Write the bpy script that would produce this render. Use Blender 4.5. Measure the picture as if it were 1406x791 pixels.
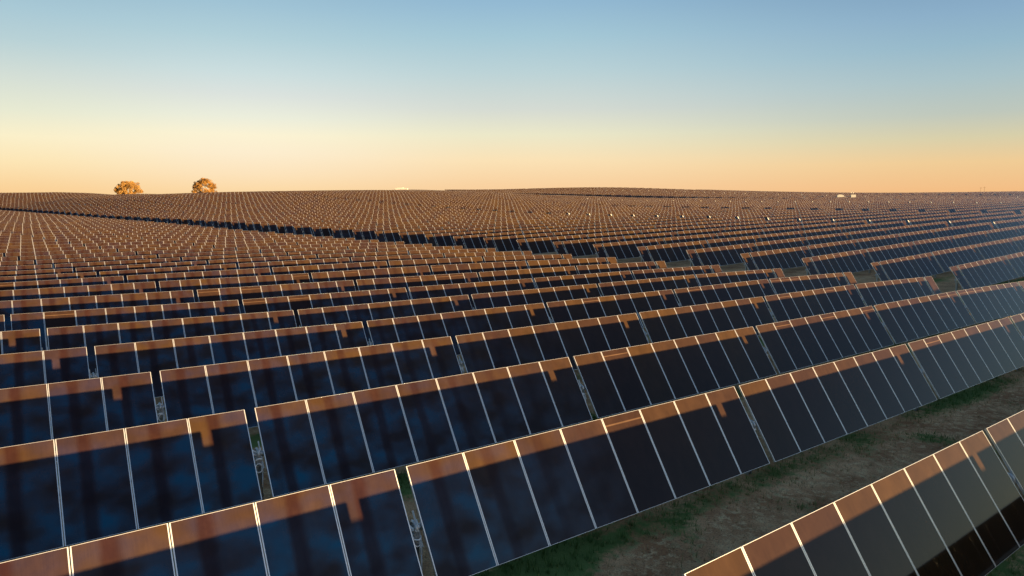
import bpy, bmesh, math, random, zlib
import numpy as np
from mathutils import Matrix, Vector, noise

random.seed(7)
RNG = np.random.default_rng(7)
for o in list(bpy.data.objects):
    bpy.data.objects.remove(o)
SC = bpy.context.scene
COL = SC.collection

# ------------------------------------------------------------------ camera
CAM_Z = 7.1
PIT = 0.131                                   # pitch below the horizontal
cd = bpy.data.cameras.new('camera')
cam = bpy.data.objects.new('camera', cd)
COL.objects.link(cam)
cam.location = (0, 0, CAM_Z)
cam.rotation_euler = (math.pi / 2 - PIT, 0, 0)
cd.sensor_width = 36.0
cd.lens = 36.0 * 937.0 / 1406.0
cd.clip_start = 0.2
cd.clip_end = 20000
SC.camera = cam

# ------------------------------------------------------------------ sky and sun
SUN_AZ = math.radians(121.1)                  # clockwise from +Y: low sun behind the camera, to the right
SUN_EL = math.radians(3.3)
SKY_STRENGTH = 0.07
world = bpy.data.worlds.new('World')
SC.world = world
world.use_nodes = True
wt = world.node_tree
bg = wt.nodes['Background']
sky = wt.nodes.new('ShaderNodeTexSky')
sky.sky_type = 'NISHITA'
sky.sun_disc = False
sky.sun_elevation = SUN_EL
sky.sun_rotation = SUN_AZ
sky.air_density = 1.0
sky.dust_density = 1.0
sky.ozone_density = 1.3
cap = wt.nodes.new('ShaderNodeMix')           # keeps the glow round the sun from flooding the shade
cap.data_type = 'RGBA'
cap.blend_type = 'DARKEN'
cap.inputs[0].default_value = 1.0
cap.inputs[7].default_value = (6.5, 4.0, 2.3, 1)
wt.links.new(sky.outputs[0], cap.inputs[6])
EXPOSURE = 2.55
wn, wl = wt.nodes, wt.links
def wmath(op, a, b=None, c=None, clamp=False):
    n = wn.new('ShaderNodeMath'); n.operation = op; n.use_clamp = clamp
    for k, x in enumerate((a, b, c)):
        if x is None: continue
        if isinstance(x, (int, float)): n.inputs[k].default_value = x
        else: wl.new(x, n.inputs[k])
    return n.outputs[0]
def wsmooth(x, lo, hi):
    n = wn.new('ShaderNodeMapRange'); n.interpolation_type = 'SMOOTHSTEP'
    n.inputs[1].default_value = lo; n.inputs[2].default_value = hi
    wl.new(x, n.inputs[0])
    return n.outputs[0]
def lin(c):
    return tuple((v / 255 / 12.92) if v / 255 < .04045 else ((v / 255 + .055) / 1.055) ** 2.4 for v in c)
def sky_el(px, py):
    """sine of the elevation that the photograph shows at this pixel"""
    dx, dz = (px - 703) / 937, -(py - 395.5) / 937
    z = -math.sin(PIT) + dz * math.cos(PIT); y = math.cos(PIT) + dz * math.sin(PIT)
    return z / math.sqrt(dx * dx + y * y + z * z)
def wramp(px, rows):
    r = wn.new('ShaderNodeValToRGB'); e = r.color_ramp.elements
    stops = sorted((max(0, sky_el(px, y)) / .4, lin(c)) for y, c in rows)
    while len(e) < len(stops): e.new(.5)
    for k, (p, c) in enumerate(stops):
        e[k].position = p; e[k].color = (*c, 1)
    wl.new(wmath('DIVIDE', zc, .4), r.inputs[0])
    return r.outputs[0]
def wmix(f, a, b, mode='MIX'):
    n = wn.new('ShaderNodeMix'); n.data_type = 'RGBA'; n.blend_type = mode; n.clamp_factor = True
    for k, x in ((0, f), (6, a), (7, b)):
        if isinstance(x, (int, float)): n.inputs[k].default_value = x
        elif isinstance(x, tuple): n.inputs[k].default_value = (*x, 1)
        else: wl.new(x, n.inputs[k])
    return n.outputs[2]
tc = wn.new('ShaderNodeTexCoord')
sx = wn.new('ShaderNodeSeparateXYZ'); wl.new(tc.outputs['Generated'], sx.inputs[0])
zc = wmath('MAXIMUM', sx.outputs[2], 0.0)
azm = wmath('ARCTAN2', sx.outputs[0], sx.outputs[1])
# the dusk bands of the sky away from the sun: paler to the left, bluer to the right
SKY_L = wramp(0, [(264, (250, 208, 150)), (255, (251, 212, 156)), (220, (253, 230, 182)), (185, (251, 240, 202)), (150, (232, 234, 210)), (100, (211, 222, 214)), (50, (184, 209, 214)), (5, (168, 200, 213)), (-150, (110, 150, 185))])
SKY_M = wramp(340, [(266, (250, 214, 162)), (258, (252, 219, 170)), (240, (253, 227, 187)), (210, (253, 237, 206)), (185, (252, 243, 212)), (160, (236, 238, 220)), (130, (220, 227, 222)), (100, (204, 222, 223)), (50, (178, 208, 217)), (5, (160, 195, 213)), (-150, (102, 143, 182))])
SKY_C = wramp(703, [(272, (247, 202, 150)), (255, (249, 209, 160)), (220, (251, 226, 182)), (185, (236, 232, 201)), (150, (213, 219, 211)), (100, (188, 211, 215)), (50, (165, 200, 214)), (5, (148, 186, 211)), (-150, (95, 135, 178))])
SKY_R = wramp(1406, [(264, (243, 188, 130)), (255, (243, 192, 136)), (220, (240, 204, 150)), (185, (216, 207, 170)), (150, (190, 199, 188)), (100, (169, 194, 200)), (50, (149, 184, 202)), (5, (138, 173, 200)), (-150, (88, 125, 168))])
side = wmath('MULTIPLY_ADD', azm, .5 / .6435, .5, True)
front = wmix(wsmooth(side, .5, 1.0), wmix(wsmooth(side, .22, .5), wmix(wsmooth(side, 0.0, .22), SKY_L, SKY_M), SKY_C), SKY_R)
k = 1 / (SKY_STRENGTH * 2 ** EXPOSURE)
front = wmix(1.0, front, (k, k, k), 'MULTIPLY')
w_az = wmath('SUBTRACT', 1.0, wsmooth(wmath('ABSOLUTE', azm), .85, 1.7))
w_el = wmath('SUBTRACT', 1.0, wsmooth(zc, .30, .55))
high = wmix(1.0, cap.outputs[2], (.70, .80, .98), 'MULTIPLY')
wl.new(wmix(wmath('MULTIPLY', w_az, w_el), high, front), bg.inputs[0])
bg.inputs[1].default_value = SKY_STRENGTH

sd = bpy.data.lights.new('sun', 'SUN')
sd.energy = 5.0
sd.angle = math.radians(0.55)
sd.color = (1.0, 0.67, 0.30)
sun = bpy.data.objects.new('sun', sd)
COL.objects.link(sun)
sdir = Vector((math.sin(SUN_AZ) * math.cos(SUN_EL), math.cos(SUN_AZ) * math.cos(SUN_EL), math.sin(SUN_EL)))
sun.rotation_euler = sdir.to_track_quat('Z', 'Y').to_euler()
sun.location = (60, -40, 40)

SC.view_settings.view_transform = 'Standard'
SC.view_settings.look = 'None'
SC.view_settings.gamma = 1.0
SC.view_settings.exposure = EXPOSURE

# ------------------------------------------------------------------ helpers
def nodes_of(name):
    m = bpy.data.materials.new(name)
    m.use_nodes = True
    return m, m.node_tree.nodes, m.node_tree.links, m.node_tree.nodes['Principled BSDF']

def ramp(nd, stops, interp='LINEAR'):
    r = nd.new('ShaderNodeValToRGB')
    r.color_ramp.interpolation = interp
    e = r.color_ramp.elements
    while len(e) < len(stops):
        e.new(0.5)
    for k, (p, c) in enumerate(stops):
        e[k].position = p
        e[k].color = c if len(c) == 4 else (*c, 1)
    return r

def mathn(nd, lk, op, a, b=None, c=None):
    n = nd.new('ShaderNodeMath')
    n.operation = op
    for k, x in enumerate((a, b, c)):
        if x is None:
            continue
        if isinstance(x, (int, float)):
            n.inputs[k].default_value = x
        else:
            lk.new(x, n.inputs[k])
    return n.outputs[0]

def mix(nd, lk, fac, a, b, mode='MIX'):
    n = nd.new('ShaderNodeMix')
    n.data_type = 'RGBA'
    n.blend_type = mode
    for idx, x in ((0, fac), (6, a), (7, b)):
        if isinstance(x, (int, float)):
            n.inputs[idx].default_value = x
        elif isinstance(x, tuple):
            n.inputs[idx].default_value = x if len(x) == 4 else (*x, 1)
        else:
            lk.new(x, n.inputs[idx])
    return n.outputs[2]

def noise_tex(nd, lk, vec, scale, detail=3, rough=0.5, dim='3D', w=None):
    n = nd.new('ShaderNodeTexNoise')
    n.noise_dimensions = dim
    n.inputs['Scale'].default_value = scale
    n.inputs['Detail'].default_value = detail
    n.inputs['Roughness'].default_value = rough
    if vec is not None:
        lk.new(vec, n.inputs['Vector'])
    if w is not None:
        lk.new(w, n.inputs['W'])
    return n.outputs['Fac']

def tag(o, label=None, cat=None, group=None, kind=None):
    if label: o['label'] = label
    if cat: o['category'] = cat
    if group: o['group'] = group
    if kind: o['kind'] = kind
    return o

def empty(name, loc):
    o = bpy.data.objects.new(name, None)
    o.empty_display_size = 0.3
    o.location = loc
    COL.objects.link(o)
    return o

def link(name, me, parent=None, mat=None):
    o = bpy.data.objects.new(name, me)
    COL.objects.link(o)
    if parent is not None:
        o.parent = parent
    if mat is not None and not me.materials:
        for m in (mat if isinstance(mat, (list, tuple)) else [mat]):
            me.materials.append(m)
    return o

class MB:
    """collects vertices and faces of one mesh"""
    def __init__(self):
        self.v, self.f, self.m, self.sm = [], [], [], []
    def add(self, vs, fs, mi=0, smooth=False):
        b = len(self.v)
        self.v += [tuple(x) for x in vs]
        for f in fs:
            self.f.append([b + k for k in f]); self.m.append(mi); self.sm.append(smooth)
    def box(self, lo, hi, M=None, mi=0):
        vs = [Vector((x, y, z)) for z in (lo[2], hi[2]) for y in (lo[1], hi[1]) for x in (lo[0], hi[0])]
        if M is not None:
            vs = [M @ p for p in vs]
        self.add(vs, [(0, 2, 3, 1), (4, 5, 7, 6), (0, 1, 5, 4), (2, 6, 7, 3), (0, 4, 6, 2), (1, 3, 7, 5)], mi)
    def tube(self, pts, r, n=8, mi=0, cap_ends=True, radii=None):
        pts = [Vector(p) for p in pts]
        rings = []
        prev = None
        for k, p in enumerate(pts):
            d = (pts[min(k + 1, len(pts) - 1)] - pts[max(k - 1, 0)])
            if d.length < 1e-9:
                d = Vector((0, 0, 1))
            d.normalize()
            if prev is None:
                a = d.orthogonal().normalized()
            else:
                a = (prev - d * prev.dot(d))
                a = a.normalized() if a.length > 1e-6 else d.orthogonal().normalized()
            prev = a
            b = d.cross(a)
            rr = radii[k] if radii else r
            rings.append([p + (a * math.cos(2 * math.pi * j / n) + b * math.sin(2 * math.pi * j / n)) * rr for j in range(n)])
        vs = [q for rg in rings for q in rg]
        fs = []
        for k in range(len(rings) - 1):
            for j in range(n):
                fs.append((k * n + j, k * n + (j + 1) % n, (k + 1) * n + (j + 1) % n, (k + 1) * n + j))
        if cap_ends:
            fs.append(tuple(range(n - 1, -1, -1)))
            fs.append(tuple((len(rings) - 1) * n + j for j in range(n)))
        self.add(vs, fs, mi, True)
    def torus(self, M, R, r, n=16, m=6, mi=0, arc=2 * math.pi):
        pts = [M @ Vector((R * math.cos(arc * k / n), 0, R * math.sin(arc * k / n))) for k in range(n + 1)]
        self.tube(pts, r, m, mi, arc < 6.2)
    def mesh(self, name, mats):
        me = bpy.data.meshes.new(name)
        me.from_pydata(self.v, [], self.f)
        for m in (mats if isinstance(mats, (list, tuple)) else [mats]):
            me.materials.append(m)
        me.polygons.foreach_set('material_index', self.m)
        me.polygons.foreach_set('use_smooth', self.sm)
        me.update()
        return me

# ------------------------------------------------------------------ the lie of the land
AZ_ROW, TILT, PITCH, LEN = 0.9263, 0.9799, 5.3748, 2.105
ORG = (-1.5701, 11.2547, -5.6533)
MODW, GAP = 1.22, 0.213
SEC = 8 * MODW + GAP
STG = 1.0753
UX, UY = math.sin(AZ_ROW), math.cos(AZ_ROW)       # along a row
VX, VY = -math.cos(AZ_ROW), math.sin(AZ_ROW)      # from row to row, away from the camera
U = np.array([UX, UY]); V = np.array([VX, VY])
SU, SV, CQ = -0.0199, -0.0162, 0.0002

def plane_z(i, s):
    return ORG[2] + SU * s + CQ * s * s + SV * PITCH * i

def sig(i, r):
    return (5.44 + r) * SEC - STG * i

PA = [(i, s, plane_z(i, s)) for i in (-6, -3, 0, 3, 6) for s in (-25, -8, 0, 10, 20, 30, 40)]
PA += [(2, 49.2, -6.58), (3, 48, -6.63), (4, 46.7, -6.73), (5, 45.8, -6.79), (6, 44.8, -6.8), (7, 43.7, -6.7), (8, 42.3, -6.74), (9, 41.35, -6.65)]
PA += [(4, SEC - 4.3, -6.22), (5, SEC - 5.4, -6.23), (6, SEC - 6.5, -6.21), (7, SEC - 7.5, -6.1), (5, 2 * SEC - 5.4, -6.34), (6, 2 * SEC - 6.5, -6.28),
       (6, 3 * SEC - 6.5, -6.47), (7, 3 * SEC - 7.5, -6.25), (7, 4 * SEC - 7.5, -6.42), (6, 4 * SEC - 6.5, -6.57)]
PA += [(12, 36, -6.55), (15, 32.5, -6.45), (18, 29.5, -6.35), (20, 27.5, -6.3), (23, 24.5, -6.1), (25, 22.5, -5.9), (27, 20.3, -5.8), (30, 17, -5.65),
       (35, 12, -5.45), (40, 6.5, -5.2), (46, 0, -4.95), (54, -8, -4.4)]
PA += [(10, -5.5, -6.45), (15, -5.5, -6.3), (20, -5.5, -6.0), (27.5, -5.5, -5.65), (36, -5.5, -5.5), (43, -5.5, -5.2), (54, -20, -4.4), (30, -25, -5.5),
       (15, -25, -6.2), (70, -25, 1)]
PB = [(2, 52.18, -6.04), (3, 51.23, -6.12), (4, 49.96, -6.06), (5, 48.84, -5.95), (6, 47.7, -5.89), (7, 46.7, -5.82), (8, 45.6, -5.85), (9, 44.5, -5.78),
      (10, 43.4, -5.74), (11, 42.5, -5.78), (12, 41.4, -5.77), (13, 40.4, -5.72), (14, 39.2, -5.70), (15, 38.1, -5.63), (18, 34.9, -5.5), (20.5, 32.2, -5.38),
      (23, 29.4, -5.24), (27.3, 24.87, -5.17), (30.4, 21.6, -5.1), (34.6, 17, -5.09), (39.8, 11.4, -4.76), (46.2, 4.5, -4.5), (54.4, -4.3, -4.03)]
for k, z in enumerate([-4.23, -4.25, -4.26, -4.32, -4.35, -4.36, -4.30, -4.15, -4.16, -4.22, -4.23, -4.22, -4.12, -4.19]):
    PB.append((5 + k, sig(5 + k, 6.17), z))
PB += [(2, 65, -5.75), (2, 68, -5.63), (2, sig(2, 6.17), -4.4), (-2, 55, -6.2), (-2, 120, -4.6), (2, sig(2, 17), -2.2)]
for r, lst in ((10.83, [(11, -3.28), (13, -3.24), (15, -3.19)]),
               (17.16, [(16, -1.86), (19, -1.87), (22, -1.93), (25, -1.80), (28, -1.7), (31, -1.62), (33, -1.55)]),
               (27.86, [(24, -.19), (28, .3), (31, .8), (34, 1.15), (37, 1.74), (40, 2.3), (43, 2.8), (46, 3.2), (50, 3.67)]),
               (21.7, [(26.7, -.7), (32.4, -.19), (37, .33), (40.9, .83), (54.6, 2.35), (67.7, 4.17)])):
    PB += [(i, sig(i, r), z) for i, z in lst]

def ray_point(x, y, depth):
    """where the crest of the land seen at this bearing and depth lies"""
    dx = (x - 703) / 937.0; dz = -(y - 395.5) / 937.0
    yy = math.cos(PIT) + dz * math.sin(PIT); zz = -math.sin(PIT) + dz * math.cos(PIT)
    k = depth / yy
    d = np.array([dx * k - ORG[0], depth - ORG[1]])
    return d @ V / PITCH, d @ U, zz * k - LEN / 2 * math.sin(TILT)

for x, y, d in [(-120, 264, 310), (0, 264.4, 315), (90, 263.8, 290), (165, 266, 255), (225, 266, 235), (290, 264.8, 225), (360, 262.8, 235), (430, 261.2, 255),
                (490, 260.8, 290), (530, 260.8, 360), (562, 260, 430), (620, 259.6, 440), (706, 258.3, 450), (800, 257.0, 455), (895, 257, 450), (950, 259.2, 430),
                (1010, 261.2, 410), (1100, 263.2, 390), (1180, 264.2, 380), (1300, 263.6, 380), (1406, 262.3, 390), (1550, 262, 400)]:
    i, s, z = ray_point(x, y + .3, d)
    PB.append((i, s, z))
    for m, dz in ((1.18, -.2 if x < 260 else -.6), (1.5, -1.2 if x < 260 else -5), (2.2, -16)):
        i2, s2, _ = ray_point(x, y, d * m)
        PB.append((i2, s2, z + dz))

def thin_plate(pts, lam):
    p = np.array(pts, float)
    xy = np.c_[p[:, 0] * PITCH, p[:, 1]] / 100.0
    n = len(p)
    ker = lambda r2: np.where(r2 > 0, .5 * r2 * np.log(np.maximum(r2, 1e-12)), 0)
    d = ((xy[:, None] - xy[None]) ** 2).sum(-1)
    M = np.zeros((n + 3, n + 3))
    M[:n, :n] = ker(d) + lam * np.eye(n); M[:n, n] = 1; M[:n, n + 1:] = xy
    M[n, :n] = 1; M[n + 1:, :n] = xy.T
    c = np.linalg.solve(M, np.r_[p[:, 2], 0, 0, 0])
    def fn(i, s):
        q = np.stack([np.asarray(i, float) * PITCH, np.asarray(s, float)], -1) / 100.0
        d = ((q[..., None, :] - xy) ** 2).sum(-1)
        return ker(d) @ c[:n] + c[n] + q @ c[n + 1:]
    return fn

ZA, ZB = thin_plate(PA, .004), thin_plate(PB, .004)

def tube_z(i, s):
    """height of the torque tubes (camera = 0) at row number i and distance s along the rows"""
    i = np.asarray(i, float); s = np.asarray(s, float)
    r = (s + STG * i) / SEC
    t = np.clip((r - 5.15) / (5.42 - 5.15), 0, 1)
    t = t * t * (3 - 2 * t)
    z = ZA(i, s) * (1 - t) + ZB(i, s) * t
    sm = lambda x, a, b: (lambda q: q * q * (3 - 2 * q))(np.clip((x - a) / (b - a), 0, 1))
    rr = r - 5.44
    z = z - (.75 + .6 * sm(i, 44, 60)) * sm(rr, 17.6, 21.0) * (1 - sm(rr, 21.4, 21.66)) * sm(i, 27, 38)
    far = np.clip((np.hypot(i * PITCH, s) - 700) / 500, 0, 1)
    near = np.clip((-i - 4) / 6, 0, 1)
    z = z * (1 - far) + (-14.0) * far
    return z * (1 - near) + np.maximum(z, -5.9) * near

POST_H = 1.42
def world_xy(i, s):
    return ORG[0] + i * PITCH * VX + s * UX, ORG[1] + i * PITCH * VY + s * UY
def ground_z(i, s):
    return tube_z(i, s) + CAM_Z - POST_H

# ------------------------------------------------------------------ materials
def make_glass():
    m, nd, lk, bs = nodes_of('thin_film_glass')
    uv = nd.new('ShaderNodeUVMap'); uv.uv_map = 'UVMap'
    at = nd.new('ShaderNodeAttribute'); at.attribute_name = 'rnd'
    oi = nd.new('ShaderNodeObjectInfo')
    rnd = mathn(nd, lk, 'FRACT', mathn(nd, lk, 'ADD', at.outputs['Fac'], oi.outputs['Random']))
    rnd2 = mathn(nd, lk, 'FRACT', mathn(nd, lk, 'MULTIPLY', rnd, 7.31))
    rnd3 = mathn(nd, lk, 'FRACT', mathn(nd, lk, 'MULTIPLY', rnd, 17.7))
    sp = nd.new('ShaderNodeSeparateXYZ'); lk.new(uv.outputs[0], sp.inputs[0])
    # a darker, redder band along each module, cloudier patches elsewhere
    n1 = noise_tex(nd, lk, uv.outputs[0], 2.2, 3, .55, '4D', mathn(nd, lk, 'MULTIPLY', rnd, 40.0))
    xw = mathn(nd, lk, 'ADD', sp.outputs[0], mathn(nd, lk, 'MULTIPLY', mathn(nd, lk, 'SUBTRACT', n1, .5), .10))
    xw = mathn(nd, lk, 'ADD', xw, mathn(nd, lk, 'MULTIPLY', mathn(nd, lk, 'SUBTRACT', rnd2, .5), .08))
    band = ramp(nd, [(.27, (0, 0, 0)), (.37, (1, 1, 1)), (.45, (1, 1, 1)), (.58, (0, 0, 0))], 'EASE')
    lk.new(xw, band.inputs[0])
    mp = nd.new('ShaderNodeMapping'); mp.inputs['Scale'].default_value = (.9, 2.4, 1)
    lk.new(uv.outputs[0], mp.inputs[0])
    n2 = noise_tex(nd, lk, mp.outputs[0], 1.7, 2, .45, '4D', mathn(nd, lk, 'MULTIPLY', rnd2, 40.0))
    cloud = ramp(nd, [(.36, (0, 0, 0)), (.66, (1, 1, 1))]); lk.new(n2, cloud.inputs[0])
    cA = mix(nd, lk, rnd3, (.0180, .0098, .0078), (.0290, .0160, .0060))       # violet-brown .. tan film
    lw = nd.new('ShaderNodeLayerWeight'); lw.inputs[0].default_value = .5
    facing = ramp(nd, [(.06, (1, 1, 1)), (.34, (0, 0, 0))], 'EASE'); lk.new(lw.outputs['Facing'], facing.inputs[0])   # band and blue patches fade when seen at a slant
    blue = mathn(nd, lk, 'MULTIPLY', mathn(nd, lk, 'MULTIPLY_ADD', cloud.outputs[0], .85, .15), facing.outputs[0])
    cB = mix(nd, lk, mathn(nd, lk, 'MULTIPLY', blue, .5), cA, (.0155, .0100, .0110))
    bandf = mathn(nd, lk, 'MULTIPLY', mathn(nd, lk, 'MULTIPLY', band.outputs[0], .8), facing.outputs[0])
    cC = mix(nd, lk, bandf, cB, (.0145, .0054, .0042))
    plain = mathn(nd, lk, 'GREATER_THAN', rnd2, .90)                          # a few modules of a darker, even film
    cD = mix(nd, lk, plain, cC, (.0190, .0102, .0066))
    streak = ramp(nd, [(.900, (0, 0, 0)), (.907, (1, 1, 1)), (.914, (1, 1, 1)), (.921, (0, 0, 0))]); lk.new(sp.outputs[1], streak.inputs[0])
    cD = mix(nd, lk, mathn(nd, lk, 'MULTIPLY', mathn(nd, lk, 'MULTIPLY', streak.outputs[0], plain), .55), cD, (.10, .062, .040))
    # dust, thicker towards the lower edge of each pane
    geo = nd.new('ShaderNodeNewGeometry')
    dn = noise_tex(nd, lk, geo.outputs['Position'], 3.0, 5, .65)
    dust = mathn(nd, lk, 'MULTIPLY', ramp_fac(nd, lk, dn, .45, .8), .10)
    cE = mix(nd, lk, dust, cD, (.075, .046, .031))
    mp2 = nd.new('ShaderNodeMapping'); mp2.inputs['Scale'].default_value = (64, 5.0, 1)
    lk.new(uv.outputs[0], mp2.inputs[0])
    run = noise_tex(nd, lk, mp2.outputs[0], 1.0, 3, .6, '4D', mathn(nd, lk, 'MULTIPLY', rnd, 90.0))     # rain streaks down the pane
    runf = mathn(nd, lk, 'MULTIPLY_ADD', run, .36, .80)
    big = noise_tex(nd, lk, uv.outputs[0], 3.0, 3, .6, '4D', mathn(nd, lk, 'MULTIPLY', rnd3, 60.0))
    runf = mathn(nd, lk, 'MULTIPLY', runf, mathn(nd, lk, 'MULTIPLY_ADD', big, .8, .60))
    cmb = nd.new('ShaderNodeCombineXYZ')
    for q in range(3): lk.new(runf, cmb.inputs[q])
    cE = mix(nd, lk, 1.0, cE, cmb.outputs[0], 'MULTIPLY')
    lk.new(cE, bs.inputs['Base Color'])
    fine = noise_tex(nd, lk, geo.outputs['Position'], 9.0, 3, .6)
    lk.new(mathn(nd, lk, 'MULTIPLY_ADD', fine, .04, .02), bs.inputs['Roughness'])
    # the cloudy patches reflect blue; the dark band and the plain modules reflect little
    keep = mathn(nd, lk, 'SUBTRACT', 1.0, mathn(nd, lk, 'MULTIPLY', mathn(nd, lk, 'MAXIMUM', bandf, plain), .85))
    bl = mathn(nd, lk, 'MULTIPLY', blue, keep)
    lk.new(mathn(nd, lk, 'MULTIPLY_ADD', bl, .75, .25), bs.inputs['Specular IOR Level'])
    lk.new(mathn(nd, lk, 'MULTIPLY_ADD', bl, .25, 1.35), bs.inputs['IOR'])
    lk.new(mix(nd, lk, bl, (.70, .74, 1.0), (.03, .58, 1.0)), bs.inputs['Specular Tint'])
    return m

def ramp_fac(nd, lk, src, a, b):
    r = ramp(nd, [(a, (0, 0, 0)), (b, (1, 1, 1))]); lk.new(src, r.inputs[0])
    return r.outputs[0]

def make_plain(name, col, rough, metal=0.0, var=0.15, scale=20.0, spec=.5):
    m, nd, lk, bs = nodes_of(name)
    geo = nd.new('ShaderNodeNewGeometry')
    n = noise_tex(nd, lk, geo.outputs['Position'], scale, 4, .6)
    lo = tuple(c * (1 - var) for c in col); hi = tuple(min(1, c * (1 + var)) for c in col)
    lk.new(mix(nd, lk, n, lo, hi), bs.inputs['Base Color'])
    bs.inputs['Roughness'].default_value = rough
    bs.inputs['Metallic'].default_value = metal
    bs.inputs['Specular IOR Level'].default_value = spec
    return m

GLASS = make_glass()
FRAME = make_plain('anodised_aluminium', (.72, .72, .71), .35, .85, .06, 6.0)
BACK = make_plain('module_back_glass', (.035, .037, .042), .35, 0, .2)
STEEL = make_plain('galvanised_steel', (.42, .43, .44), .42, .7, .22, 14.0)
CABLE = make_plain('pale_cable_sleeve', (.75, .76, .76), .45, 0, .1)
WHITE = make_plain('white_painted_steel', (.33, .33, .33), .4, 0, .05, 2.0)
DARKBOX = make_plain('dark_cabinet_paint', (.05, .052, .055), .5, 0, .15)
GREYPAINT = make_plain('grey_painted_steel', (.35, .36, .37), .45, 0, .1)

def make_ground():
    m, nd, lk, bs = nodes_of('dry_pasture_soil')
    geo = nd.new('ShaderNodeNewGeometry'); P = geo.outputs['Position']
    at = nd.new('ShaderNodeAttribute'); at.attribute_name = 'green'
    n1 = noise_tex(nd, lk, P, .55, 6, .62)
    n2 = noise_tex(nd, lk, P, 4.5, 6, .7)
    n3 = noise_tex(nd, lk, P, 28.0, 4, .7)
    soil = mix(nd, lk, ramp_fac(nd, lk, n1, .38, .60), (.36, .175, .080), (.66, .400, .205))
    straw = mix(nd, lk, ramp_fac(nd, lk, n2, .50, .64), soil, (.70, .50, .27))
    dark = mix(nd, lk, ramp_fac(nd, lk, n3, .50, .70), straw, (.11, .072, .050))
    gf = mathn(nd, lk, 'MULTIPLY_ADD', mathn(nd, lk, 'SUBTRACT', n2, .5), 1.6, at.outputs['Fac'])
    gcol = mix(nd, lk, n3, (.055, .115, .030), (.17, .23, .07))
    lk.new(mix(nd, lk, ramp_fac(nd, lk, gf, .35, .75), dark, gcol), bs.inputs['Base Color'])
    bs.inputs['Roughness'].default_value = .95
    bs.inputs['Specular IOR Level'].default_value = .1
    bp = nd.new('ShaderNodeBump'); bp.inputs['Strength'].default_value = .9; bp.inputs['Distance'].default_value = .06
    lk.new(mathn(nd, lk, 'ADD', mathn(nd, lk, 'MULTIPLY', n2, .6), mathn(nd, lk, 'MULTIPLY', n3, .4)), bp.inputs['Height'])
    lk.new(bp.outputs[0], bs.inputs['Normal'])
    return m

def make_track():
    m, nd, lk, bs = nodes_of('pale_gravel_track')
    geo = nd.new('ShaderNodeNewGeometry'); P = geo.outputs['Position']
    n1 = noise_tex(nd, lk, P, .9, 6, .65)
    n2 = noise_tex(nd, lk, P, 12.0, 5, .7)
    c = mix(nd, lk, ramp_fac(nd, lk, n1, .38, .62), (.66, .58, .48), (.52, .43, .34))
    c = mix(nd, lk, ramp_fac(nd, lk, n2, .52, .70), c, (.24, .20, .16))
    lk.new(c, bs.inputs['Base Color'])
    bs.inputs['Roughness'].default_value = .95
    bs.inputs['Specular IOR Level'].default_value = .1
    bp = nd.new('ShaderNodeBump'); bp.inputs['Strength'].default_value = .7; bp.inputs['Distance'].default_value = .04
    lk.new(n2, bp.inputs['Height']); lk.new(bp.outputs[0], bs.inputs['Normal'])
    return m

GROUND_M, TRACK_M = make_ground(), make_track()

# ------------------------------------------------------------------ ground
def spaced(parts):
    out = []
    for a, b, st in parts:
        out += list(np.arange(a, b - 1e-6, st))
    return np.array(sorted(set(np.round(out, 4))))

def green_amount(i, s):
    """green growth along the drip edge of the panels and in loose patches"""
    i = np.asarray(i, float); s = np.asarray(s, float)
    out = np.zeros(np.broadcast(i, s).shape)
    ii, ss = np.broadcast_arrays(i, s)
    fl = out.ravel()
    for k, (a, b) in enumerate(zip(ii.ravel(), ss.ravel())):
        fr = (a + .05) - math.floor(a + .05 + .5)            # signed distance from the drip line, in row pitches
        band = math.exp(-(fr / .12) ** 2)
        n = noise.noise(Vector((b * .16, a * 1.3, 3.3))) * .5 + .5
        n2 = noise.noise(Vector((b * .5, a * 3.0, 9.1))) * .5 + .5
        fl[k] = max(0, min(1, band * (n * 2.6 - .36) + .9 * max(0, n2 - .53) * 3.0))
    return out

gi = spaced([(-150, -60, 22), (-60, -14, 6), (-14, -2.2, .6), (-2.2, 2.4, .06), (2.4, 10, .25), (10, 80, 1.0), (80, 130, 4), (130, 480, 30)])
gs = np.array(sorted(set(list(spaced([(-900, -120, 60), (-120, -20, 5), (-20, 48, .34), (48, 51.3, .5)])) +
                         [r * SEC for r in (5.15, 5.20, 5.25, 5.30, 5.35, 5.39, 5.42)] +
                         list(spaced([(54.8, 120, 1.5), (120, 420, 4), (420, 800, 20), (800, 3600, 140)])))))
GI, GS = np.meshgrid(gi, gs, indexing='ij')
GSS = GS - STG * np.clip(GI, -20, 120)
gx = ORG[0] + GI * PITCH * VX + GSS * UX
gy = ORG[1] + GI * PITCH * VY + GSS * UY
gz = np.concatenate([ground_z(GI[a:a + 20], GSS[a:a + 20]) for a in range(0, len(gi), 20)])
nb = (np.abs(GI) < 3) & (GS > -20) & (GS < 70)
bump = np.zeros_like(gz)
for a, b in zip(*np.where(nb)):
    p = Vector((gx[a, b], gy[a, b], 0))
    bump[a, b] = noise.noise(p * .5) * .05 + noise.noise(p * 2.1) * .018
gz = gz + bump
NI, NS = len(gi), len(gs)
me = bpy.data.meshes.new('ground')
verts = np.stack([gx, gy, gz], -1).reshape(-1, 3)
a, b = np.meshgrid(np.arange(NI - 1), np.arange(NS - 1), indexing='ij')
q = (a * NS + b).ravel()
faces = np.stack([q, q + 1, q + NS + 1, q + NS], -1)
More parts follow.
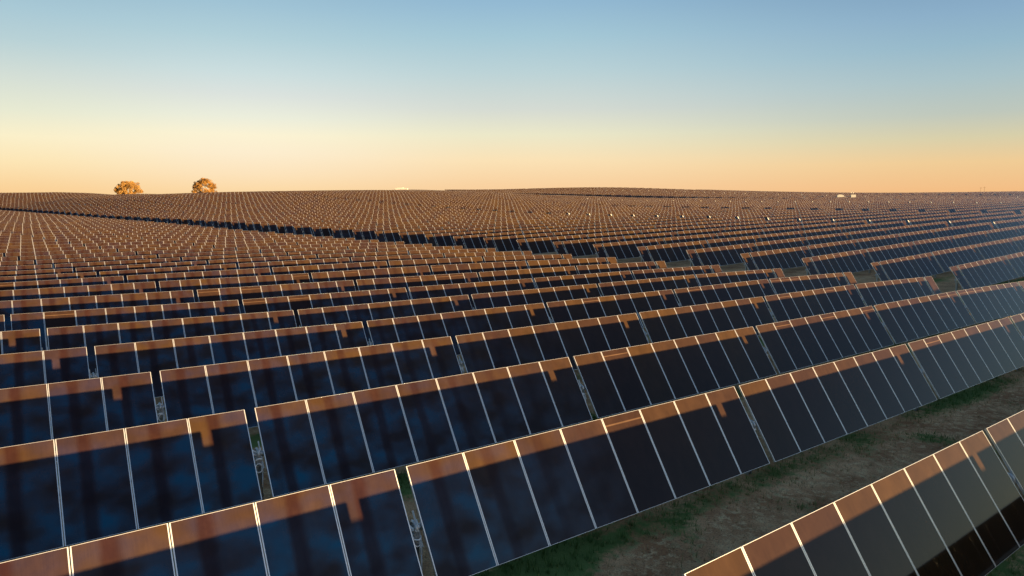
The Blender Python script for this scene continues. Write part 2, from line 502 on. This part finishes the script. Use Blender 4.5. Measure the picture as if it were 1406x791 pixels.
# rows of the grid run along u, columns along v: the normal must point up
me.from_pydata(verts.tolist(), [], faces.tolist())
me.polygons.foreach_set('use_smooth', np.ones(len(faces), bool))
ga = me.attributes.new('green', 'FLOAT', 'POINT')
gv = np.zeros_like(gz)
gv[nb] = green_amount(GI[nb], GSS[nb])
ga.data.foreach_set('value', gv.ravel().astype(np.float32))
tag(link('ground', me, None, GROUND_M), kind='structure')

# service tracks between the blocks, laid on the ground
def track(r0, r1, i0, i1):
    ii = np.arange(i0, i1 + .01, .5)
    rr = np.linspace(r0, r1, 9) * SEC
    I, R = np.meshgrid(ii, rr, indexing='ij')
    Sg = R - STG * I
    X = ORG[0] + I * PITCH * VX + Sg * UX
    Y = ORG[1] + I * PITCH * VY + Sg * UY
    Z = ground_z(I, Sg) + .035
    Z[:, 0] -= .06; Z[:, -1] -= .06
    n, k = I.shape
    a, b = np.meshgrid(np.arange(n - 1), np.arange(k - 1), indexing='ij')
    q = (a * k + b).ravel()
    me = bpy.data.meshes.new('service_track')
    me.from_pydata(np.stack([X, Y, Z], -1).reshape(-1, 3).tolist(), [], np.stack([q, q + 1, q + k + 1, q + k], -1).tolist())
    me.polygons.foreach_set('use_smooth', np.ones((n - 1) * (k - 1), bool))
    tag(link('service_path', me, None, TRACK_M), kind='structure')
track(5.16, 5.42, 3.6, 84)
track(16.15, 16.40, 4, 84)
track(26.80, 27.10, 14, 84)

# ------------------------------------------------------------------ solar tracker rows
CT, ST = math.cos(TILT), math.sin(TILT)
MW = MODW - .016                                # width of one module
FW, FE = .017, .0055                             # frame lips along and across the slope

def module_faces(FW=FW):
    """unit module in local x (along row), y (up the slope), z (out of the glass): one frame tray and one pane"""
    h, w = LEN / 2, MW
    v, f, mi = [], [], []
    def quad(p, m):
        b = len(v); v.extend(p); f.append((b, b + 1, b + 2, b + 3)); mi.append(m)
    z0, z1 = -.048, 0.0
    xs, ys = [0, FW, w - FW, w], [-h, -h + FE, h - FE, h]
    for a in range(3):
        for b in range(3):
            if a == 1 and b == 1:
                continue
            quad([(xs[a], ys[b], z1), (xs[a + 1], ys[b], z1), (xs[a + 1], ys[b + 1], z1), (xs[a], ys[b + 1], z1)], 1)
    quad([(0, -h, z0), (w, -h, z0), (w, -h, z1), (0, -h, z1)], 1)
    quad([(w, -h, z0), (w, h, z0), (w, h, z1), (w, -h, z1)], 1)
    quad([(w, h, z0), (0, h, z0), (0, h, z1), (w, h, z1)], 1)
    quad([(0, h, z0), (0, -h, z0), (0, -h, z1), (0, h, z1)], 1)
    quad([(0, h, z0), (w, h, z0), (w, -h, z0), (0, -h, z0)], 2)
    g = z1 - .002
    quad([(xs[1], ys[1], g), (xs[2], ys[1], g), (xs[2], ys[2], g), (xs[1], ys[2], g)], 0)
    return np.array(v, float), np.array(f), np.array(mi)

MV, MF, MM = module_faces()
MV_FAR = module_faces(.021)[0]
GQ = int(np.where(MM == 0)[0][0])

def modules_mesh(name, mats_frames, MV=MV):
    """one mesh holding many modules; mats_frames: list of (origin, x axis, y axis, z axis, random)"""
    n = len(mats_frames)
    vs = np.empty((n, len(MV), 3))
    for k, (o, ax, ay, az, _) in enumerate(mats_frames):
        vs[k] = o + MV[:, :1] * ax + MV[:, 1:2] * ay + MV[:, 2:] * az
    fs = (MF[None] + (np.arange(n) * len(MV))[:, None, None]).reshape(-1, 4)
    me = bpy.data.meshes.new(name)
    me.from_pydata(vs.reshape(-1, 3).tolist(), [], fs.tolist())
    for m in (GLASS, FRAME, BACK):
        me.materials.append(m)
    me.polygons.foreach_set('material_index', np.tile(MM, n))
    uvl = me.uv_layers.new(name='UVMap')
    one = np.zeros((len(MF), 4, 2))
    one[GQ] = [(0, 0), (1, 0), (1, 1), (0, 1)]
    uvl.data.foreach_set('uv', np.tile(one.reshape(-1), n).astype(np.float32))
    at = me.attributes.new('rnd', 'FLOAT', 'FACE')
    at.data.foreach_set('value', np.repeat([x[4] for x in mats_frames], len(MF)).astype(np.float32))
    me.update()
    return me

def pane_mesh(name):
    """pane of one module with its back: the part; its frame is a sub-part"""
    b = MB()
    h = LEN / 2
    b.box((FW * .6, -h + FE * .6, -.030), (MW - FW * .6, h - FE * .6, -.002))
    me = b.mesh(name, [GLASS, BACK])
    mi = [1] * len(me.polygons)
    for p in me.polygons:
        if p.normal.z > .9:
            mi[p.index] = 0
    me.polygons.foreach_set('material_index', mi)
    uvl = me.uv_layers.new(name='UVMap')
    for p in me.polygons:
        for li in p.loop_indices:
            c = me.vertices[me.loops[li].vertex_index].co
            uvl.data[li].uv = (c.x / MW, (c.y + h) / (2 * h))
    at = me.attributes.new('rnd', 'FLOAT', 'FACE')
    at.data.foreach_set('value', np.zeros(len(me.polygons), np.float32))
    return me

def frame_mesh():
    b = MB()
    h, w = LEN / 2, MW
    b.box((0, -h, -.048), (FW, h, 0)); b.box((w - FW, -h, -.048), (w, h, 0))
    b.box((FW, -h, -.048), (w - FW, -h + FE, -.0007)); b.box((FW, h - FE, -.048), (w - FW, h, -.0007))
    return b.mesh('frame', FRAME)

PANE, FRAMEM = pane_mesh('solar_panel'), frame_mesh()

def post_mesh():
    """I-section pile with a bearing saddle, top at z = 0"""
    b = MB()
    H = 2.0
    b.box((-.075, -.006, -H), (.075, .006, 0)); 
    b.box((-.081, -.05, -H), (-.0752, .05, 0)); b.box((.0752, -.05, -H), (.081, .05, 0))
    return b.mesh('support_post', STEEL)

def bearing_mesh():
    b = MB()
    b.torus(Matrix.Rotation(math.pi / 2, 4, 'Z'), .125, .030, 18, 8)
    b.box((-.035, -.11, -.26), (.035, .11, -.135))
    b.box((-.05, .10, -.20), (.05, .125, .05)); b.box((-.05, -.125, -.20), (.05, -.10, .05))
    return b.mesh('tube_bearing', STEEL)

def loop_mesh(seed):
    """slack cable loops and a damper strut crossing the gap between two sections"""
    rr = random.Random(seed)
    b = MB()
    for k in range(3):                                     # stiff looped jumpers bridging the gap
        y0 = .10 - .13 * k + rr.uniform(-.03, .03); hh = rr.uniform(.03, .13); dy = rr.uniform(-.22, .05)
        pts = [(-.10 + .20 * t, y0 + dy * math.sin(math.pi * t), -.05 + hh * math.sin(math.pi * t)) for t in np.linspace(0, 1, 10)]
        b.tube(pts, rr.uniform(.014, .022), 7)
    for k in range(rr.choice((1, 1, 2))):                  # slack coil hanging below the tube
        cx, cy, R = rr.uniform(-.03, .03), rr.uniform(-.34, -.18), rr.uniform(.05, .085)
        pts = [(cx + R * math.cos(a), cy + R * 1.2 * math.sin(a), -.05 + .03 * math.sin(a + k)) for a in np.linspace(.3, 5.9, 14)]
        b.tube(pts, .013, 6)
    b.tube([(.085, -.05, -.05), (.06, -.44, -.13)], .026, 8)   # damper
    b.tube([(.06, -.44, -.13), (.03, -.72, -.24)], .014, 8)
    b.box((-.098, -.34, -.10), (-.080, .30, -.055)); b.box((.080, -.34, -.10), (.098, .30, -.055))
    return b.mesh('cable_loop', CABLE)

POSTM, BEARM, LOOPS = post_mesh(), bearing_mesh(), [loop_mesh(k) for k in range(4)]

UV3 = Vector((UX, UY, 0)); VV3 = Vector((VX, VY, 0)); ZZ = Vector((0, 0, 1))
JIT = {}
def station(i, s, blk):
    """point on the torque-tube line, with the small height errors of real piles"""
    key = (blk, i, int(round(s * 100)))
    if key not in JIT:
        h = random.Random(zlib.crc32(repr(key).encode()))
        JIT[key] = h.gauss(0, .006 if (blk == 'near' and i < 12) else .015)
    x, y = world_xy(i, s)
    return Vector((x, y, float(tube_z(i, s)) + CAM_Z + JIT[key]))

def row_segments(blk, i):
    """list of (start, modules) along the row, and the row's slabs, for one block"""
    segs, slab = [], []
    if blk == 'near':
        k0 = math.ceil((-24 + STG * i) / SEC)
        for k in range(k0, 5):
            segs.append((k * SEC - STG * i, 8))
        segs.append((5 * SEC - STG * i, 1))
    else:
        r0 = {'mid': 5.44, 'far': 16.43, 'last': 27.13, 'edge': 38.1}[blk]
        s0 = r0 * SEC - STG * i
        segs.append((s0, 1))
        s = s0 + MODW + GAP
        for k in range(6):
            segs.append((s, 8 if k < 5 else 7)); s += SEC
        if i <= {'mid': 19, 'far': 36, 'last': 53, 'edge': 0}[blk]:
            slab.append(s - .62)
        s += .10
        for k in range(4):
            segs.append((s, 8)); s += SEC
        segs.append((s, {'mid': 4, 'far': 1, 'last': 4, 'edge': 4}[blk]))
    lo = -26 if blk == 'near' else -30
    keep = [(s, n) for s, n in segs if s + n * MODW > lo]
    return keep, [s for s in slab if s > lo]

def basis(p0, p1, tilt):
    ax = (p1 - p0).normalized()
    e = VV3 * math.cos(tilt) + ZZ * math.sin(tilt)
    ay = (e - ax * e.dot(ax)).normalized()
    return ax, ay, ax.cross(ay)

TUBE_OFF = .13
def in_view(p):
    """is a point inside the photograph's field, with a margin"""
    z = p.z - CAM_Z
    cy = p.y * math.cos(PIT) - z * math.sin(PIT)
    if cy < 2: return False
    return -90 < 703 + 937 * p.x / cy < 1500

def build_row(blk, i, detail, label, group):
    segs, slabs = row_segments(blk, i)
    if not segs:
        return None
    tilt = TILT + math.radians(random.Random(i * 31 + len(blk)).gauss(0, .35))
    geo = []
    for s, n in segs:
        L = n * MODW
        p0, p1 = station(i, s - GAP / 2, blk), station(i, s + L + GAP / 2 - .002, blk)
        ax, ay, az = basis(p0, p1, tilt + math.radians(random.Random(zlib.crc32(repr((blk, i, int(s * 10))).encode())).gauss(0, .22)))
        geo.append((s, n, p0, p1, ax, ay, az))
    mid = geo[len(geo) // 2][2]
    root = Vector((mid.x, mid.y, mid.z - POST_H))
    rnd = random.Random(i * 977 + len(blk))
    if detail:
        o = empty('solar_tracker_row', root)
    b = MB()
    # torque tube: one run per section, meeting at the bearings
    line = [geo[0][2]] + [g[3] for g in geo]
    nz = geo[0][6]
    shift = nz * -TUBE_OFF
    b.tube([p + shift - root for p in line], .065, 10 if detail else 6)
    stations = [geo[0][3]] + [g[3] for g in geo[1:-1]]
    stations = [geo[0][2] + geo[0][4] * .35] + [g[2] for g in geo[1:]]
    if detail:
        link('torque_tube', b.mesh('torque_tube', STEEL), o)
        first = True
        for k, (s, n, p0, p1, ax, ay, az) in enumerate(geo):
            for j in range(n):
                org = p0 + ax * (GAP / 2 + j * MODW + .008) - root
                M = Matrix(((ax.x, ay.x, az.x, org.x), (ax.y, ay.y, az.y, org.y), (ax.z, ay.z, az.z, org.z), (0, 0, 0, 1)))
                pn = link('solar_panel', PANE, o); pn.matrix_local = M
                fr = link('frame', FRAMEM, pn)
        for k, p in enumerate(stations):
            g = geo[min(k, len(geo) - 1)]
            q = p + shift - root
            rot = Matrix.Rotation(math.pi / 2 - AZ_ROW, 4, 'Z')
            ps = link('support_post', POSTM, o); ps.matrix_local = Matrix.Translation(q - Vector((0, 0, .20))) @ rot
            be = link('tube_bearing', BEARM, ps); be.matrix_local = Matrix.Translation((0, 0, .20))
            if k > 0:
                ax, ay, az = g[4:]
                M = Matrix(((ax.x, ay.x, az.x, q.x), (ax.y, ay.y, az.y, q.y), (ax.z, ay.z, az.z, q.z), (0, 0, 0, 1)))
                cl = link('cable_loop', LOOPS[rnd.randrange(4)], o)
                cl.matrix_local = M @ Matrix.Translation((0, 0, TUBE_OFF * .35))
        for s in slabs:
            slab_part(o, i, s, blk, tilt, root)
    else:
        fr = []
        rv = Vector(root)
        for s, n, p0, p1, ax, ay, az in geo:
            for j in range(n):
                og = p0 + ax * (GAP / 2 + j * MODW + .008) - root
                fr.append((np.array(og), np.array(ax), np.array(ay), np.array(az), rnd.random()))
        me = modules_mesh('solar_tracker_row', fr, MV_FAR if i > 9 else MV)
        for p in stations:
            q = p + shift - root
            b.box((-.06, -.05, -1.7), (.06, .05, -.02), Matrix.Translation(q) @ Matrix.Rotation(math.pi / 2 - AZ_ROW, 4, 'Z'))
        # tube and piles go into the same far-off mesh
        bm = bmesh.new(); bm.from_mesh(me)
        me.materials.append(STEEL)
        me2 = b.mesh('tmp', STEEL)
        for p in me2.polygons: p.material_index = 0
        bm2 = bmesh.new(); bm2.from_mesh(me2)
        vmap = [bm.verts.new(v.co) for v in bm2.verts]
        for f in bm2.faces:
            nf = bm.faces.new([vmap[v.index] for v in f.verts]); nf.material_index = 3
        bm.to_mesh(me); bm.free(); bm2.free(); bpy.data.meshes.remove(me2)
        o = link('solar_tracker_row', me); o.location = root
        for s in slabs:
            slab_part(o, i, s, blk, tilt, root)
    tag(o, label, 'solar row', group)
    return o

def slab_part(o, i, s, blk, tilt, root):
    """narrow white board at the drive gap with its motor box"""
    p0, p1 = station(i, s, blk), station(i, s + .5, blk)
    ax, ay, az = basis(p0, p1, tilt)
    org = p0 - root
    M = Matrix(((ax.x, ay.x, az.x, org.x), (ax.y, ay.y, az.y, org.y), (ax.z, ay.z, az.z, org.z), (0, 0, 0, 1)))
    b = MB()
    b.box((.10, -.55, -.03), (.34, 1.05, .012))
    w = link('white_board', b.mesh('white_board', WHITE), o); w.matrix_local = M
    b = MB()
    b.box((-.35, -.22, -.42), (.30, .10, -.05)); b.tube([(-.55, -.06, -.13), (.5, -.06, -.13)], .11, 10)
    w = link('drive_motor', b.mesh('drive_motor', DARKBOX), o); w.matrix_local = M

ORD = ['', 'first', 'second', 'third', 'fourth', 'fifth', 'sixth', 'seventh', 'eighth', 'ninth', 'tenth', 'eleventh', 'twelfth', 'thirteenth', 'fourteenth',
       'fifteenth', 'sixteenth', 'seventeenth', 'eighteenth', 'nineteenth', 'twentieth']
G_NEAR, G_MID, G_FAR, G_LAST = ('solar rows in front of the service track', 'solar rows just beyond the service track',
                                'small solar rows in the middle distance', 'tiny solar rows near the skyline')

for i in range(-4, 56):
    if i == -1:
        lab = 'solar row lowest in the view, on the camera side of the bare grassy strip'
    elif i == 0:
        lab = 'solar row first behind the bare grassy strip, its whole lower edge visible'
    elif 1 <= i <= 19:
        lab = '%s solar row counted back from the bare grassy strip, before the service track' % ORD[i + 1]
    elif i < -1:
        lab = 'solar row behind the camera casting its shadow on the lowest row'
    else:
        lab = 'small solar row on the left slope short of the dark service track'
    build_row('near', i, -1 <= i <= 14, lab, G_NEAR)
for i in range(-3, 81):
    n = i - 1
    if n < 1:
        lab = 'solar row beyond the right edge of the view, by the track'
    elif n <= 20:
        lab = '%s solar row beyond the service track, counted from the right along its row ends' % ORD[n]
    else:
        lab = 'small solar row on the far side of the track, climbing to the skyline'
    build_row('mid', i, 2 <= i <= 9, lab, G_MID)
for i in range(7, 71):
    build_row('far', i, False, 'small solar row in the middle distance with a white board midway', G_FAR)
for i in range(14, 63):
    build_row('last', i, False, 'tiny solar row beyond the second track, close under the skyline', G_LAST)

# the rows past those read as one brown mass under the skyline
fr = []
for i in range(10, 48):
    segs, _ = row_segments('edge', i)
    for s, n in segs:
        p0, p1 = station(i, s - GAP / 2, 'edge'), station(i, s + n * MODW + GAP / 2, 'edge')
        ax, ay, az = basis(p0, p1, TILT)
        for j in range(n):
            fr.append((np.array(p0 + ax * (GAP / 2 + j * MODW)), np.array(ax), np.array(ay), np.array(az), random.random()))
tag(link('distant_solar_field', modules_mesh('distant_solar_field', fr, MV_FAR)), 'brown mass of farthest solar rows under the right part of the skyline', 'solar field', None, 'stuff')

# ------------------------------------------------------------------ grass
def make_grass_mat():
    m, nd, lk, bs = nodes_of('grass_blades')
    at = nd.new('ShaderNodeAttribute'); at.attribute_name = 'tone'
    c = ramp(nd, [(0, (.50, .36, .20)), (.40, (.30, .24, .11)), (.58, (.16, .22, .07)), (1, (.09, .165, .045))])
    lk.new(at.outputs['Fac'], c.inputs[0]); lk.new(c.outputs[0], bs.inputs['Base Color'])
    bs.inputs['Roughness'].default_value = .8
    bs.inputs['Specular IOR Level'].default_value = .15
    return m

N_T = 80000
ti = RNG.uniform(-1.5, 1.7, N_T); tsg = RNG.uniform(-16, 66, N_T)
tgr = green_amount(ti, tsg)
tz = ground_z(ti, tsg)
gvs, gfs, gt = [], [], []
for k in range(N_T):
    g = tgr[k]
    if random.random() > .26 + g: continue
    x, y = world_xy(ti[k], tsg[k])
    p = Vector((x, y, 0))
    z = tz[k] + noise.noise(p * .5) * .05 + noise.noise(p * 2.1) * .018 - .01
    hgt = random.uniform(.05, .13) * (1 + .9 * g)
    tone = min(1, max(0, g * 1.1 + random.gauss(0, .12)))
    for q in range(4):
        a = random.uniform(0, 6.283); r = random.uniform(.0, .06); l = random.uniform(.03, .10)
        bx, by = x + r * math.cos(a), y + r * math.sin(a)
        w = random.uniform(.006, .014)
        n0 = len(gvs)
        gvs += [(bx - w * math.sin(a), by + w * math.cos(a), z), (bx + w * math.sin(a), by - w * math.cos(a), z), (bx + l * math.cos(a), by + l * math.sin(a), z + hgt * random.uniform(.6, 1))]
        gfs.append((n0, n0 + 1, n0 + 2)); gt.append(tone)
gm = bpy.data.meshes.new('grass')
gm.from_pydata(gvs, [], gfs)
ta = gm.attributes.new('tone', 'FLOAT', 'FACE'); ta.data.foreach_set('value', np.array(gt, np.float32))
tag(link('grass', gm, None, make_grass_mat()), 'short dry and green grass on the bare strip between rows', 'grass', None, 'stuff')

# ------------------------------------------------------------------ trees on the skyline
def make_bark():
    return make_plain('oak_bark', (.10, .065, .042), .9, 0, .3, 8.0, .1)
def make_leaf(name, c0, c1):
    m, nd, lk, bs = nodes_of(name)
    at = nd.new('ShaderNodeAttribute'); at.attribute_name = 'tone'
    lk.new(mix(nd, lk, at.outputs['Fac'], c0, c1), bs.inputs['Base Color'])
    bs.inputs['Roughness'].default_value = .7
    bs.inputs['Specular IOR Level'].default_value = .2
    return m
BARK = make_bark()

def place_at(x, y, depth):
    """a spot on the ground seen at bearing x of the photograph and this depth"""
    X = (x - 703) / 937.0 * depth
    d = np.array([X - ORG[0], depth - ORG[1]])
    return float(d @ V / PITCH), float(d @ U)

def tree(x, depth, top_z, width, seed, leaf, label, thin):
    rr = random.Random(seed)
    i, s = place_at(x, 0, depth * 1.0)
    X, Y = world_xy(i, s)
    base = Vector((X, Y, float(ground_z(i, s))))
    height = (top_z - base.z) / .97
    o = empty('oak_tree', base)
    b = MB()
    b.tube([(0, 0, -.4), (.05, .05, height * .10), (.12, -.04, height * .24)], .2, 9, radii=[.036 * height, .028 * height, .024 * height])
    tips = []
    for k in range(9):
        a = 2 * math.pi * k / 9 + rr.uniform(-.3, .3)
        q0 = rr.uniform(.5, .92); R = width / 2 * q0; h = height * (.30 + .56 * rr.uniform(.3, 1) * (1 - q0 * q0) ** .5)
        c = Vector((R * math.cos(a), R * math.sin(a), h))
        m1 = Vector((c.x * .38, c.y * .38, height * .24 + (h - height * .24) * .45))
        b.tube([(.12, -.04, height * .20), m1, c * .8 + Vector((0, 0, .2 * h)) * .9, c], .1, 6, radii=[.016 * height, .011 * height, .006 * height, .003 * height])
        for q in range(4):
            t2 = c + Vector((rr.uniform(-1, 1) * width * .13, rr.uniform(-1, 1) * width * .13, rr.uniform(-.05, .12) * height))
            b.tube([m1.lerp(c, rr.uniform(.2, .8)), t2], .05, 5, radii=[.005 * height, .0015 * height])
            tips.append(t2)
        tips.append(c)
    b.tube([(.12, -.04, height * .22), (.2, .1, height * .6), (.1, 0, height * .9)], .1, 6, radii=[.016 * height, .009 * height, .003 * height])
    tips += [Vector((rr.uniform(-.17, .17) * width, rr.uniform(-.17, .17) * width, height * rr.uniform(.72, .93))) for _ in range(16)]
    link('trunk', b.mesh('trunk', BARK), o)
    vs, fs, tn = [], [], []
    # foliage clumps fill an uneven dome, thinner inside, with gaps between them
    for _ in range(120):
        d = Vector((rr.gauss(0, 1), rr.gauss(0, 1), rr.gauss(.1, 1))).normalized() * rr.uniform(.45, .93) ** .6
        lob = 1 + .16 * math.sin(3 * math.atan2(d.y, d.x) + seed) + rr.uniform(-.06, .06)
        lob *= 1 - .25 * max(0, d.z) ** 1.4
        tips.append(Vector((d.x * width * .50 * lob, d.y * width * .50 * lob, height * (.57 + d.z * .40))))
    for c in tips:
        cr = rr.uniform(.045, .09) * width
        tone = rr.random()
        for _ in range(thin):
            while True:
                p = Vector((rr.uniform(-1, 1), rr.uniform(-1, 1), rr.uniform(-1, 1)))
                if p.length < 1: break
            p = Vector((p.x * cr, p.y * cr, p.z * cr * .75)) + c
            if p.z < height * .10: continue
            n = Vector((rr.gauss(0, 1), rr.gauss(0, 1), rr.gauss(0, 1))).normalized()
            t = n.orthogonal().normalized(); u2 = n.cross(t)
            l = rr.uniform(.10, .22)
            k = len(vs)
            vs += [p - t * l, p - u2 * l * .6, p + t * l, p + u2 * l * .6]
            fs.append((k, k + 1, k + 2, k + 3)); tn.append(min(1, max(0, tone + rr.gauss(0, .2))))
    me = bpy.data.meshes.new('crown'); me.from_pydata([tuple(p) for p in vs], [], fs)
    at = me.attributes.new('tone', 'FLOAT', 'FACE'); at.data.foreach_set('value', np.array(tn, np.float32))
    link('crown', me, o, leaf)
    tag(o, label, 'tree')

LEAF1 = make_leaf('autumn_leaf', (.12, .062, .018), (.26, .145, .042))
LEAF2 = make_leaf('rust_leaf', (.085, .044, .012), (.25, .125, .028))
tree(181.5, 330, 15.1 + .1, 12.0, 3, LEAF1, 'paler round bushy tree on the skyline at the far left', 150)
tree(285.5, 320, 16.2 + .1, 12.0, 11, LEAF2, 'darker tree with a visible trunk and gaps, between first tree and white shed', 110)

# ------------------------------------------------------------------ inverter stations on the second track
def inverter_station(x, depth, label, L, variant, lift=0):
    i, s = place_at(x, 0, depth)
    X, Y = world_xy(i, s)
    o = empty('inverter_station', (X, Y, float(ground_z(i, s)) + lift))
    o.rotation_euler = (0, 0, math.radians(-8 if variant == 0 else -14))
    def part(name, boxes, mat):
        b = MB()
        for lo, hi in boxes: b.box(lo, hi)
        return link(name, b.mesh(name, mat), o)
    h = L / 2
    if variant == 0:
        part('skid', [((-h, -1.2, -.6), (h, 1.2, .3))], GREYPAINT)
        part('container', [((-h + .1, -1.1, .3), (h * .55, 1.1, 2.5))], WHITE)
        part('roof_cap', [((-h * .62, -1.0, 2.502), (h * .25, 1.0, 2.85))], WHITE)
        part('transformer', [((h * .58, -1.0, .3), (h - .05, 1.0, 2.35))], WHITE)
        part('door', [((-h * .8 + k * 1.3, -1.13, .45), (-h * .8 + k * 1.3 + 1.1, -1.1005, 2.2)) for k in range(4)], GREYPAINT)
    else:
        part('skid', [((-h, -1.2, -.8), (h, 1.2, .95))], GREYPAINT)
        part('cabinet', [((-h * .38, -1.1, .95), (h * .10, 1.1, 2.05)), ((-h * .30, -.9, 2.052), (0, .9, 2.3))], WHITE)
        part('busbar_duct', [((h * .10, -.5, .952), (h * .60, .5, 1.45)), ((-h, -.5, .952), (-h * .38, .5, 1.35))], GREYPAINT)
        part('transformer', [((h * .62, -1.15, .952), (h * .98, 1.15, 2.25))], WHITE)
        b = MB(); b.tube([(h * .70, 0, 2.2), (h * .70, 0, 4.2)], .05, 6); b.tube([(h * .82, .2, 2.2), (h * .82, .2, 3.6)], .05, 6)
        link('antenna', b.mesh('antenna', STEEL), o)
    tag(o, label, 'inverter')
inverter_station(553, 432, 'white inverter container on the skyline beside the long dark gap', 8.0, 0, 1.3)
inverter_station(1152, 289, 'long low grey and white inverter skid with antenna posts', 10.5, 1, .9)

def pole(x, depth, h, label):
    i, s = place_at(x, 0, depth)
    X, Y = world_xy(i, s)
    o = empty('utility_pole', (X, Y, float(ground_z(i, s))))
    b = MB(); b.tube([(0, 0, -.5), (0, 0, h)], .12, 7, radii=[.08, .05]); link('mast', b.mesh('mast', BARK), o)
    b = MB(); b.box((-.7, -.05, h - .5), (.7, .05, h - .36)); link('crossarm', b.mesh('crossarm', BARK), o)
    tag(o, label, 'utility pole')
pole(1340, 400, 5.0, 'left one of two thin poles standing on the right skyline')
pole(1345, 404, 5.4, 'right one of two thin poles standing on the right skyline')
